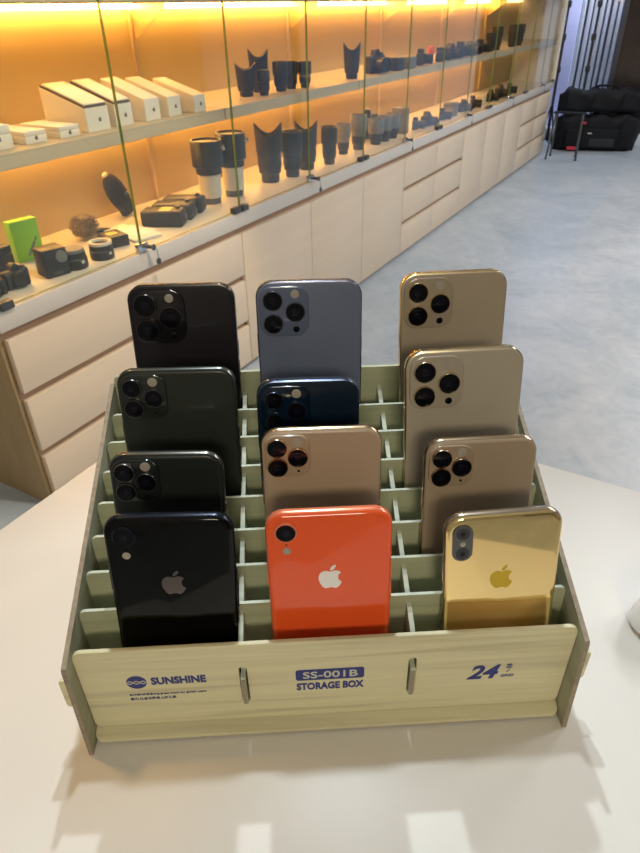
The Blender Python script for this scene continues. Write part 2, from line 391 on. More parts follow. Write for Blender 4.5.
def petal(bm, r0, r1, z0, z1, dip, ph, seg=40, th=.003):
    rings = []
    for (rad, zf) in ((r0, 0), (r1, 1), (r1 - th, 1), (r0 - th, 0)):
        ring = []
        for i in range(seg):
            a = 2 * math.pi * i / seg
            top = z1 - dip * (.5 + .5 * math.cos(2 * (a - ph))) ** 1.1
            ring.append(Vector((rad * math.cos(a), rad * math.sin(a), z0 if zf == 0 else top)))
        rings.append(ring)
    loft(bm, rings + [rings[0]], False); return bm
def lens(x, y, z, h, w, label, group, hood='petal', body='black', ph=None, hood_frac=.46, hm=None):
    """photo lens standing on its mount, hood upwards"""
    t = thing('camera_lens', label, 'lens', (x, y, z), random.uniform(0, 1), group)
    r = w / 2; b = M[body]; zb = h * (1 - hood_frac)
    ph = math.atan2(-y, -x) - t.rotation_euler.z   # petals to left and right as the shopper sees them
    f = bmesh.new(); lathe(f, [(r * .62, 0), (r * .66, h * .05), (r * .66, h * .14), (r * .80, h * .17), (r * .80, h * .24)], 30); link('mount', f, M['black'], t)
    f = bmesh.new(); pr = [(r * .80, h * .24), (r * .82, h * .245), (r * .82, h * .27)]
    n = 7; za, zc = h * .27, h * .27 + (zb - h * .27) * .5
    for k in range(n):
        q = za + (zc - za) * k / n; s = (zc - za) / n
        pr += [(r * .86, q + s * .1), (r * .86, q + s * .6), (r * .84, q + s * .7), (r * .84, q + s)]
    link('zoom_ring', lathe(f, pr, 30), M['rubber'], t)
    f = bmesh.new(); lathe(f, [(r * .84, zc), (r * .86, zc + (zb - zc) * .15), (r * .86, zb * .97), (r * .80, zb)], 30); link('barrel', f, b, t)
    hm = hm or M['black']
    f = bmesh.new()
    if hood == 'petal':
        lathe(f, [(r * .88, zb - h * .03), (r * .92, zb), (r * .92, zb + h * .05), (r * .80, zb + h * .05)], 30)
        petal(f, r * .90, r, zb, h, h * hood_frac * .44, ph); link('lens_hood', f, hm, t)
    elif hood == 'round':
        lathe(f, [(r * .88, zb - h * .02), (r * .98, zb + h * .02), (r, zb + h * .05), (r, h * .97), (r * .97, h), (r * .90, h), (r * .88, zb + h * .03)], 30); link('lens_hood', f, hm, t)
    else:
        lathe(f, [(r * .88, zb - h * .01), (r * .98, zb + h * .01), (r * .98, h * .95), (r * .9, h), (0.001, h)], 30); link('lens_cap', f, hm, t)
    if hood != 'cap': link('front_glass', lathe(bmesh.new(), [(r * .80, zb + h * .051), (r * .55, zb + h * .062), (.001, zb + h * .066)], 24), M['dglass'], t)
    return t
def slr(x, y, z, w, h, label, group, rz=0., pancake=False, m='black'):
    """camera body; its lens looks towards local +X"""
    t = thing('camera', label, 'camera', (x, y, z), rz, group); d = w * .34
    link('body', B(-d / 2, d / 2, -w / 2, w / 2, 0, h * .74, min(.008, h * .1), 3), M[m], t)
    f = bmesh.new(); prism(f, [(-w * .19, h * .70), (w * .19, h * .70), (w * .12, h * .97), (w * .06, h), (-w * .06, h), (-w * .12, h * .97)], -d * .52, d * .55, lambda u, v, q: Vector((q, u, v)))
    bmesh.ops.bevel(f, geom=f.edges[:], offset=.003, segments=2, affect='EDGES'); link('viewfinder_hump', f, M['black'], t)
    link('grip', B(d * .1, d * .85, -w * .5, -w * .28, .002, h * .70, .008, 3), M['rubber'], t)
    Q = Matrix.Translation((d / 2, w * .04, h * .38)) @ Matrix.Rotation(R(90), 4, 'Y'); r = h * .32; l = h * (.22 if pancake else .62)
    link('lens_barrel', lathe(bmesh.new(), [(r, 0), (r, l * .3), (r * .94, l * .34), (r * .94, l * .7), (r, l * .74), (r, l), (r * .85, l), (r * .8, l * .85), (.001, l * .8)], 26, mx=Q), [M['black']], t)
    link('dial', lathe(bmesh.new(), [(h * .12, h * .735), (h * .12, h * .82), (h * .1, h * .84)], 18, at=(0, w * .34, 0)), M['dsteel'], t)
    return t
G1 = 'lenses grouped on the upper glass shelf'
lens(-1.645, 2.295, ZU, .115, .080, 'petal-hood lens at the left end of the upper shelf lens group', G1)
lens(-1.600, 2.352, ZU, .088, .054, 'small slim lens without petals, second in the upper shelf lens group', G1, 'cap')
lens(-1.680, 2.440, ZU, .155, .084, 'tallest petal-hood lens in the middle of the upper shelf lens group', G1)
lens(-1.612, 2.498, ZU, .108, .066, 'stubby lens just right of the tallest one on the upper shelf', G1, 'round')
lens(-1.620, 2.590, ZU, .102, .062, 'round-hood lens second from the right in the upper shelf group', G1, 'round')
lens(-1.590, 2.655, ZU, .098, .058, 'bluish-grey rightmost lens of the upper shelf group', G1, 'round', 'grey')
lens(-1.585, 3.085, ZU, .150, .084, 'lone petal-hood lens with two tall horns on the upper shelf', 'lone lens on the upper glass shelf', 'petal', 'black', None, .52)
G2 = 'cameras on the far half of the upper glass shelf'
slr(-1.600, 3.375, ZU, .112, .108, 'camera facing out just right of the lone petal-hood lens', G2, R(-25))
o = link('black_case', B(-.045, .045, -.040, .040, 0, .062, .004), M['black']); o.location = (-1.575, 3.555, ZU); tag(o, 'black cube case right of the first camera on the upper shelf', 'case')
o = link('grey_case', B(-.045, .045, -.050, .050, 0, .056, .004), M['grey']); o.location = (-1.575, 3.715, ZU); tag(o, 'dark grey case between the black cube case and the orange strap camera', 'case')
slr(-1.575, 3.93, ZU, .10, .082, 'camera with its lens outwards, just left of the orange pouch', G2, R(10))
t = thing('orange_pouch', 'small bright orange pouch standing among the upper shelf cameras', 'pouch', (-1.575, 4.085, ZU))
link('cover', B(-.012, .012, -.026, .026, 0, .088, .005, 3), M['orange'], t); link('flap', B(.0125, .016, -.025, .025, .048, .084, .0012), M['orange'], t)
for k, (x, y, w, h, rz, lab) in enumerate(((-1.575, 4.235, .115, .074, 15, 'low black camera right of the orange pouch'),
        (-1.575, 4.415, .125, .088, -10, 'black camera second to the right of the orange pouch'),
        (-1.575, 4.61, .13, .090, 8, 'black camera third to the right of the orange pouch'),
        (-1.575, 4.81, .13, .084, -12, 'black camera fourth to the right of the orange pouch'),
        (-1.575, 5.01, .13, .085, 5, 'farthest black camera before the tall upright lenses'))):
    slr(x, y, ZU, w, h, lab, G2, R(rz))
G3 = 'upright lenses at the far end of the upper shelf'
for x, y, h, w, lab in ((-1.57, 5.26, .115, .078, 'nearest of the far upright lenses after the last camera on the upper shelf'),
                     (-1.57, 5.40, .150, .082, 'tall upright lens, second of the far group on the upper shelf'),
                     (-1.57, 5.82, .150, .078, 'upright lens after the gap near the far end of the upper shelf'),
                     (-1.57, 6.02, .150, .080, 'farthest upright lens on the upper shelf')):
    lens(x, y, ZU, h, w, lab, G3, 'round')
# lower deck, near end
def plain_case(name, label, cat, x, y, w, d, h, m, rz=0., lid=True, group=None):
    t = thing(name, label, cat, (x, y, ZL), rz, group)
    link('body', B(-d, 0, -w / 2, w / 2, 0, h * (.72 if lid else 1), .003), m, t)
    if lid: link('lid', B(-d, 0, -w / 2, w / 2, h * .72 + .0006, h, .003), m, t)
    return t
plain_case('black_box', 'black box standing behind the small camera at the left edge', 'box', -1.672, 1.085, .075, .07, .088, M['black'], R(6))
slr(-1.585, 0.965, ZL, .085, .058, 'compact camera cut by the left edge on the lower deck', 'compact cameras on the lower deck', R(-4), True)
c = slr(-1.590, 1.052, ZL, .076, .068, 'compact camera with grey screen in front of the lime green box', 'compact cameras on the lower deck', R(-6), True)
t = thing('green_box', 'lime green upright carton with a small printed gadget', 'box', (-1.742, 1.228, ZL), R(-10))
link('carton', B(-.035, 0, -.044, .044, 0, .122, .0015), M['green'], t)
f = bmesh.new(); prism(f, rrect(-.030, .014, -.006, .006, .004), .0003, .0007, lambda u, v, d: Vector((d, .012 + u * .62 - v * .5, .042 + u * .85 + v * .5)))
prism(f, rrect(.016, .030, -.004, .004, .002), .0003, .0007, lambda u, v, d: Vector((d, .012 + u * .62 - v * .5, .042 + u * .85 + v * .5)))
link('printed_gadget', f, M['grey'], t)
t = plain_case('cube_case', 'black cube shaped action camera case right of the lime green box', 'case', -1.548, 1.165, .072, .066, .080, M['black'], R(-14), False)
link('lens_window', lathe(bmesh.new(), [(.017, 0), (.017, .006), (.014, .007), (.001, .006)], 20, mx=Matrix.Translation((0, .016, .056)) @ Matrix.Rotation(R(90), 4, 'Y')), M['grey'], t)
link('name_plate', B(.0002, .001, -.016, .012, .008, .016, .0002), M['dsteel'], t)
def ring_thing(x, y, w, h, label, top, open_):
    t = thing('lens_adapter', label, 'lens adapter', (x, y, ZL), 0, 'lens adapters on the lower deck'); r = w / 2
    link('barrel', lathe(bmesh.new(), [(r * .96, 0), (r, h * .1), (r, h * .5), (r * .95, h * .54), (r * .95, h * .84), (r * .6, h * .84), (r * .6, 0)], 32), M['black'], t)
    if open_: link('flange', lathe(bmesh.new(), [(r * .96, h * .842), (r * .96, h), (r * .70, h), (r * .66, h * .842)], 32), top, t)
    else: link('cap', lathe(bmesh.new(), [(r * .9, h * .842), (r * .9, h * .96), (r * .84, h), (.001, h)], 32), top, t)
    link('release_button', B(r * .9, r * 1.05, -.005, .005, h * .3, h * .45, .002), M['lens_white'], t)
ring_thing(-1.570, 1.243, .078, .058, 'round black lens adapter with a dull capped top', M['grey'], False)
ring_thing(-1.560, 1.345, .074, .052, 'round black lens adapter with an open pale metal ring on top', M['lens_white'], True)
# dried straw ball with a handle
t = thing('straw_brush', 'round dried straw brush lying against the orange lit back', 'brush', (-1.755, 1.462, ZL))
f = bmesh.new(); rnd = random.Random(7)
lathe(f, [(.012, .006), (.030, .016), (.036, .040), (.030, .062), (.012, .074)], 18)
for k in range(620):
    a, b = rnd.uniform(0, 2 * math.pi), rnd.uniform(-.9, 1.2)
    d = Vector((math.cos(a) * math.cos(b), math.sin(a) * math.cos(b), math.sin(b))); c = Vector((0, 0, .042)); side = d.orthogonal().normalized() * .0011
    L = rnd.uniform(.046, .053); e = c + d * L * Vector((1, 1.0, .82)).length / 1.62; e = c + Vector((d.x * L, d.y * L, d.z * L * .8))
    if e.z < .001: e.z = .001
    s = c + d * .028; bend = Vector((rnd.uniform(-.008, .008), rnd.uniform(-.008, .008), 0))
    tube(f, [s, (s + e) / 2 + bend, e], [.0011, .0010, .0006], 4)
link('bristles', f, M['straw'], t)
link('handle', tube(bmesh.new(), [(.004, .035, .016), (.008, .075, .012), (.012, .100, .008)], [.010, .008, .005], 10), M['black'], t)
# speedlight style pouch leaning on the back board
t = thing('black_pouch', 'black padded pouch leaning upright against the back board', 'pouch', (-1.835, 1.760, ZL), 0)
Q = Matrix.Rotation(R(-20), 4, 'X') @ Matrix.Rotation(R(-12), 4, 'Y') 
Q = Matrix.Rotation(R(-10), 4, 'Y') @ Matrix.Rotation(R(24), 4, 'X')
def ell(zs):
    rings = []
    for (wy, wx, z) in zs:
        rings.append([Q @ Vector((wx * math.cos(2 * math.pi * k / 24), wy * math.sin(2 * math.pi * k / 24), z)) for k in range(24)])
    return rings
f = bmesh.new(); loft(f, ell([(.030, .016, .012), (.037, .020, .02), (.038, .020, .055)])); link('base_pocket', f, M['black'], t)
f = bmesh.new(); loft(f, ell([(.040, .022, .056), (.044, .024, .08), (.043, .023, .115), (.036, .020, .14), (.024, .014, .158), (.010, .007, .165)])); link('body', f, M['pouch'], t)
f = bmesh.new(); loft(f, ell([(.013, .009, .1655), (.012, .008, .173), (.006, .004, .177)])); link('pale_tip', f, M['lens_white'], t)
box(f := bmesh.new(), .0235, .0255, .008, .026, .075, .082, .0005, mx=Q); link('zip_pull', f, M['steel'], t)
t = plain_case('battery_charger', 'flat dark battery charger with a pale label right of the open ring', 'charger', -1.585, 1.447, .070, .085, .036, M['black'], R(-18), False)
link('label_patch', B(-.060, -.030, -.02, .015, .0362, .0367, .0001), M['label'], t)
t = thing('paper_tray', 'shallow white tray with loose paper beside the lock of the first doors', 'tray', (-1.615, 1.565, ZL), R(-12))
link('tray', B(-.11, .06, -.055, .055, 0, .010, .003), M['white'], t); link('paper_sheet', B(-.13, .03, -.035, .062, .0104, .0114, .0003, mx=Matrix.Rotation(R(14), 4, 'Z')), M['paper'], t)
GG = 'battery grips piled on the lower deck'
def grip(x, y, label, rz, sticker=False):
    t = thing('battery_grip', label, 'battery grip', (x, y, ZL), rz, GG)
    link('body', B(-.150, 0, -.038, .038, .0, .055, .009, 3), M['black'], t)
    link('dial', lathe(bmesh.new(), [(.014, 0), (.014, .006), (.011, .008)], 18, mx=Matrix.Translation((0.0, .0, .028)) @ Matrix.Rotation(R(90), 4, 'Y')), M['dsteel'], t)
    link('knob', lathe(bmesh.new(), [(.009, .0555), (.009, .063), (.007, .064)], 16, at=(-.025, .012, 0)), M['dsteel'], t)
    if sticker: link('sticker', B(-.085, -.045, -.026, .028, .0553, .0558, .0001), M['label'], t)
grip(-1.558, 1.742, 'nearest black battery grip with a yellow sticker', R(24), True)
grip(-1.585, 1.830, 'middle black battery grip in front of the white barrel lenses', R(24))
grip(-1.610, 1.918, 'black battery grip touching the white barrel lenses, rightmost of three', R(24))
GW = 'large lenses on the lower deck'
def big_white(x, y, h, w, label):
    t = thing('camera_lens', label, 'lens', (x, y, ZL), R(20), GW); r = w / 2
    link('mount', lathe(bmesh.new(), [(r * .62, 0), (r * .64, h * .08), (r * .70, h * .10)], 30), M['dsteel'], t)
    link('barrel', lathe(bmesh.new(), [(r * .70, h * .10), (r * .72, h * .30), (r * .72, h * .44), (r * .78, h * .46)], 30), M['lens_white'], t)
    link('focus_ring', lathe(bmesh.new(), [(r * .80, h * .46), (r * .82, h * .47), (r * .82, h * .55), (r * .80, h * .56)], 30), M['rubber'], t)
    link('lens_hood', lathe(bmesh.new(), [(r * .85, h * .56), (r, h * .58), (r, h * .95), (r * .97, h * .965), (r * .88, h * .965), (r * .86, h * .62)], 36), M['black'], t)
    link('front_cap', lathe(bmesh.new(), [(r * .86, h * .93), (r * .85, h * .94), (.001, h * .94)], 30), M['grey'], t)
    link('lock_knob', lathe(bmesh.new(), [(.010, 0), (.010, .012), (.007, .014)], 16, mx=Matrix.Translation((r * .98, .0, h * .85)) @ Matrix.Rotation(R(90), 4, 'Y')), M['steel'], t)
big_white(-1.665, 2.035, .240, .120, 'left of two white barrel lenses with huge black hoods')
big_white(-1.655, 2.175, .248, .118, 'right of two white barrel lenses with huge black hoods')
GL = 'black lenses lined up on the lower deck'
lens(-1.655, 2.445, ZL, .238, .122, 'tallest black lens with flared petal hood, first right of the white lenses', GL, 'petal', ph=R(20))
lens(-1.620, 2.575, ZL, .190, .096, 'black round-hood lens second in the lower row', GL, 'round')
lens(-1.640, 2.735, ZL, .210, .108, 'tall black lens with open petal hood, third in the lower row', GL, 'petal')
lens(-1.600, 2.885, ZL, .168, .080, 'black lens with a pale rim, fourth in the lower row', GL, 'round')
lens(-1.655, 3.135, ZL, .145, .074, 'grey hooded lens, fifth in the lower row', GL, 'round', 'grey', hm=M['grey'])
lens(-1.640, 3.280, ZL, .170, .088, 'tall grey hooded lens, sixth in the lower row', GL, 'round', 'grey', hm=M['grey'])
for k, (y, lab) in enumerate(((3.455, 'first of three equal grey-hood lenses'), (3.565, 'middle one of three equal grey-hood lenses'), (3.675, 'last of three equal grey-hood lenses, beside the grey carton'))):
    lens(-1.620, y, ZL, .130, .088, lab, GL, 'round', hm=M['grey'], hood_frac=.55)
t = plain_case('grey_carton', 'tall grey carton standing right of the equal grey-hood lenses', 'box', -1.60, 3.845, .055, .09, .140, M['grey'])
slr(-1.765, 3.64, ZL + 0, .13, .150, 'camera with tall top, behind the equal grey-hood lenses', 'cameras on the lower deck', R(-70))
for x, y, w, h, rz, lab in ((-1.615, 4.01, .082, .070, 12, 'small camera just right of the tall grey carton'),
        (-1.600, 4.155, .10, .085, -8, 'second camera right of the tall grey carton'), (-1.60, 4.44, .085, .072, 10, 'low camera left of the short grey carton on the lower deck'),
        (-1.60, 4.86, .09, .082, -15, 'camera right of the short grey carton on the lower deck'), (-1.60, 5.06, .09, .085, 12, 'camera two places right of the short grey carton'),
        (-1.60, 5.50, .10, .085, 0, 'camera near the far end, right of the small pale carton'), (-1.60, 5.75, .11, .098, -10, 'taller camera near the far end of the lower deck'), (-1.60, 6.03, .09, .085, 14, 'farthest camera on the lower deck')):
    slr(x, y, ZL, w, h, lab, 'cameras on the lower deck', R(rz))
plain_case('grey_carton', 'short grey carton among the far lower deck cameras', 'box', -1.57, 4.63, .08, .08, .085, M['grey'])
plain_case('pale_carton', 'small pale carton among the far lower deck cameras', 'box', -1.57, 5.27, .06, .06, .070, M['lens_white'])

# ------------------------------------------------------------------ far end: bags, light stands, stool
def soft_bag(name, label, loc, rz, L, D, Hh, seed, tilt=0.):
    t = thing(name, label, 'bag', loc, rz, 'black equipment bags at the far end'); rn = random.Random(seed)
    f = bmesh.new(); rings = []
    n = 26
    for i in range(n + 1):
        u = i / n; ends = min(1, (min(u, 1 - u) * 9 + .25)) ** 1.1
        base = rrect(-D / 2 * ends, D / 2 * ends, 0, Hh * (.80 + .2 * ends), min(.06, Hh * .28), 5)
        x = L * u
        ring = []
        for k, (yy, zz) in enumerate(base):
            w = .010 * math.sin(u * 23 + zz * 17 + seed) + .007 * math.sin(u * 51 + k * .9)
            top = zz / Hh
            ring.append(Vector((x + tilt * zz * (1 if u > .5 else 0) * (u - .5) * 2, yy + (w if yy < 0 else 0) * min(1, top * 4), max(0, zz + (w * 1.6 if top > .6 else 0)))))
        rings.append(ring)
    loft(f, rings); link('body', f, M['bag'], t)
    return t
t = soft_bag('equipment_bag', 'large black nylon bag with red tags on the floor at the far end', (-1.455, 7.50, 0), R(18), .80, .24, .34, 3, .18)
link('front_pocket', B(.10, .62, -.150, -.122, .04, .22, .010, 3), M['bag'], t)
link('mesh_panel', B(.34, .58, -.156, -.151, .05, .13, .002), M['bag_grey'], t)
for x in (.26, .62): link('webbing_strap', tube(bmesh.new(), [(x, -.135, .02), (x, -.158, .12), (x + .01, -.145, .26), (x + .06, -.135, .33)], .008, 6), M['bag'], t)
p = link('red_tag', B(.22, .28, -.158, -.152, .265, .283, .002), M['red'], t); p['label'] = 'red fabric tag'
p = link('red_tag', B(.13, .23, -.156, -.151, .018, .05, .002), M['red'], t); p['label'] = 'red fabric tag'
p = link('white_badge', B(.31, .35, -.1575, -.1508, .172, .182, .0005), M['lens_white'], t); p['label'] = 'small white badge'
t = soft_bag('equipment_bag', 'slumped black bag lying on top of the larger black bag', (-1.46, 7.50, .362), R(18), .92, .25, .20, 8, .1)
for x in (.30, .58): link('webbing_strap', tube(bmesh.new(), [(x, -.132, .03), (x + .01, -.145, .10), (x + .03, -.13, .17), (x + .05, -.05, .215)], .009, 6), M['bag'], t)
link('handle', tube(bmesh.new(), [(.30, 0, .20), (.36, -.03, .235), (.5, -.04, .24), (.56, 0, .20)], .011, 8), M['bag'], t)
def light_stand(x, y, label):
    t = thing('light_stand', label, 'light stand', (x, y, 0), 0, 'light stands by the shopfront')
    link('pole', tube(bmesh.new(), [(0, 0, .05), (0, 0, 1.0)], .014, 12), M['black'], t)
    link('upper_pole', tube(bmesh.new(), [(0, 0, 1.0), (0, 0, 2.3)], .010, 12), M['black'], t)
    for z in (.72, 1.0, 1.28): link('clamp_collar', lathe(bmesh.new(), [(.020, z - .03), (.024, z - .02), (.024, z + .02), (.018, z + .03)], 16), M['black'], t)
    for a in (90, 210, 330): link('leg', tube(bmesh.new(), [(0, 0, .42), (.05 * math.cos(R(a)), .05 * math.sin(R(a)), .2), (.075 * math.cos(R(a)), .075 * math.sin(R(a)), .008)], .008, 8), M['black'], t)
light_stand(-1.560, 7.70, 'black light stand pole rising beside the end of the display cabinets')
light_stand(-1.300, 7.86, 'black light stand pole in front of the pale slatted screen')
t = thing('folding_stool', 'small folding stool with thin grey metal legs in front of the black bags', 'stool', (-1.24, 7.0, 0), R(8))
link('seat', B(-.150, .150, -.008, .10, .404, .414, .004, 3), M['bag'], t)
for x0, x1, y0, y1 in ((-.125, -.150, -.005, -.06), (.125, .128, -.005, -.06), (-.115, -.12, .09, .12), (.118, .116, .09, .12)):
    lg = link('leg', tube(bmesh.new(), [(x0, y0, .404), (x1, y1, .012)], .0085, 10), M['dsteel'], t)
    link('foot_cap', tube(bmesh.new(), [(x1, y1, .014), (x1 + (x1 - x0) * .03, y1 + (y1 - y0) * .03, .0)], .011, 10), M['black'], lg)

# ------------------------------------------------------------------ the table
t = thing('counter_table', 'cream topped table the phone storage box stands on', 'table', (0, 0, 0))
link('tabletop', B(-.4785, .215, .0, .567, TZ - .035, TZ, .002), M['table'], t)
for x in (-.42, .155):
    for y in (.06, .505): link('leg', B(x - .025, x + .025, y - .025, y + .025, 0, TZ - .0352, .003), M['cab'], t)
t = thing('computer_mouse', 'glossy white mouse on the table, cut by the right edge', 'mouse', (.0945, .4115, TZ), R(20))
f = bmesh.new(); rings = []
for k in range(9):
    a = math.pi / 2 * k / 8 * .985
    rings.append([Vector((.056 * math.cos(a) ** .55 * math.cos(2 * math.pi * i / 32), .031 * math.cos(a) ** .55 * math.sin(2 * math.pi * i / 32), .004 + .027 * math.sin(a) * (1 - .15 * math.cos(2 * math.pi * i / 32)))) for i in range(32)])
loft(f, rings); link('shell', f, M['mouse'], t)
f = bmesh.new(); lathe(f, [(.030, 0), (.032, .0038)], 32); bmesh.ops.transform(f, matrix=Matrix.Diagonal((1.6, .9, 1, 1)), verts=f.verts[:]); link('base', f, M['grey'], t)

# ------------------------------------------------------------------ the phone storage box (local frame: X along the front, Y to the back)
BO = Vector((-.1201, .2110, TZ)); BR = R(32.62)
sb = thing('storage_box', 'pale plywood phone storage box with blue lettering on the table', 'storage box', BO, BR)
SL = .3912; HW = .1560; T = .003
fl = lambda y: .0075 + .39 * y              # top of the sloping floor board
# front board with two real slots
slots = [rrect(x - .0024, x + .0024, .0275, .0625, .0022, 4) for x in (-.0530, .0525)]
fr = holed_plate('front_panel', rrect(-.1528, .1528, .0090, .0839, (.004, .004, .006, .006)), slots, 0, T, M['ply'], sb)
# side boards
for s in (-1, 1):
    f = bmesh.new(); a, b = (HW - T, HW) if s > 0 else (-HW, -HW + T)
    pl = [(-.0137, 0), (-.0135, .004), (-.0094, .079), (-.0085, .0812), (-.004, .0832), (.1895, .0837 + .3983 * .1895), (.1915, .155), (.1915, .0), (.180, .0), (.176, .006), (.010, .006), (.006, 0)]
    prism(f, pl, a, b, YZ)
    f.normal_update()
    for fc in f.faces: fc.material_index = 0 if abs(fc.normal.x) > .5 else (2 if fc.normal.z > .5 else 1)
    p = link('side_panel', f, [M['ply_side'], M['burnt'], M['edge_dull']], sb, False)
# tabs of the front board that poke out through the side boards
for s in (-1, 1):
    f = bmesh.new(); prism(f, rrect(.1530 * s if s > 0 else -.1660, .1660 if s > 0 else -.1530, .032, .058, .002, 3), .0004, .0026, XZ); link('tab', f, M['ply'], fr, False)
# back board, taller than the side boards
f = bmesh.new(); prism(f, rrect(-.1525, .1525, .006, .1655, .004), .1885, .1915, XZ)
link('back_panel', f, M['ply_in'], sb, False)
# sloping floor board with rounded front corners, its lip showing under the front board
f = bmesh.new(); prism(f, rrect(-.1528, .1528, -.0068, .1882, (.004, .004, .001, .001)), 0, 1, lambda u, v, d: Vector((u, v, fl(v) - .003 * (1 - d))))
link('floor_board', f, M['ply'], sb, False)
# seven cross dividers
DT = .0022
for k in range(7):
    y = .0256 + .0232 * k
    f = bmesh.new(); prism(f, rrect(-.1526, .1526, fl(y) + .0012, .0817 + SL * y, (.001, .001, .0045, .0045)), y - DT / 2, y + DT / 2, XZ)
    f.normal_update()
    for fc in f.faces: fc.material_index = 0 if abs(fc.normal.y) > .5 else 1
    link('divider', f, [M['ply_in'], M['edge']], sb, False)
# two long partitions with hooks that come out through the slots of the front board
for x in (-.0530, .0525):
    f = bmesh.new()
    pl = [(.0034, fl(.0034) + .001), (.1880, fl(.188) + .001), (.1880, .0757 + SL * .188), (.0034, .0757 + SL * .0034), (.0034, .0560), (-.0024, .0560), (-.0030, .0545), (-.0030, .0300), (-.0024, .0285), (-.0008, .0285), (-.0008, .0330), (.0034, .0330)]
    prism(f, pl, x - .0015, x + .0015, YZ)
    f.normal_update()
    for fc in f.faces: fc.material_index = 0 if abs(fc.normal.x) > .5 else 1
    link('partition', f, [M['ply_side'], M['edge']], sb, False)
    f = bmesh.new(); prism(f, [(-.0031, .0300), (-.0035, .0302), (-.0035, .0543), (-.0031, .0545)], x - .0012, x + .0012, YZ); link('hook_edge', f, M['burnt'], sb, False)
# lettering on the front board
yi = -.0001
f = bmesh.new()
prism(f, [(.0062 * math.cos(2 * math.pi * k / 40) - .1189, .0062 * math.sin(2 * math.pi * k / 40) + .0536) for k in range(40)], -.0002, .0, XZ)
lg = link('round_emblem', f, M['ink'], fr, False)
f = bmesh.new()
for s in (1, -1):
    pts = [(-.1189 + .0060 * (q / 12 - 1), .0536 + s * .0013 * math.cos(math.pi * 1.5 * (q / 12 - 1) * 1.0 + math.pi)) for q in range(25)]
    for (a, b), (c, d) in zip(pts, pts[1:]):
        prism(f, [(a, b - .0004), (c, d - .0004), (c, d + .0004), (a, b + .0004)], -.00032, -.0002, XZ)
link('emblem_wave', f, M['pale_ink'], fr, False)
lettering('lettering', 'SUNSHINE', -.1100, .0508, .0092, yi, M['ink'], fr, .0338, .0004)
lettering('small_lettering', 'SUNSHINE,Bring great tools for global users', -.1253, .0404, .0024, yi, M['ink'], fr, .048, .00004)
lettering('small_lettering', '致力,让全世界用上好工具', -.1253, .0358, .0027, yi, M['ink'], fr, .0285, .00004)
f = bmesh.new(); prism(f, rrect(-.0207, .0223, .0462, .0568, .0020), -.0002, 0, XZ); link('blue_label', f, M['ink'], fr, False)
lettering('lettering', 'SS-001B', -.0162, .0485, .0090, yi - .00022, M['pale_ink'], fr, .0345, .00012)
lettering('lettering', 'STORAGE BOX', -.0205, .0367, .0092, yi, M['ink'], fr, .0428, .0004)
lettering('lettering', '24', .0886, .0382, .0185, yi, M['ink'], fr, .0205, .0006, .28)
lettering('small_lettering', '格', .1126, .0478, .0046, yi, M['ink'], fr, .0044, .0001)
lettering('small_lettering', '/', .1136, .0434, .0036, yi, M['ink'], fr, None, .0001, .3)
lettering('small_lettering', 'GRID', .1103, .0386, .0036, yi, M['ink'], fr, .0086, .00005, .2)

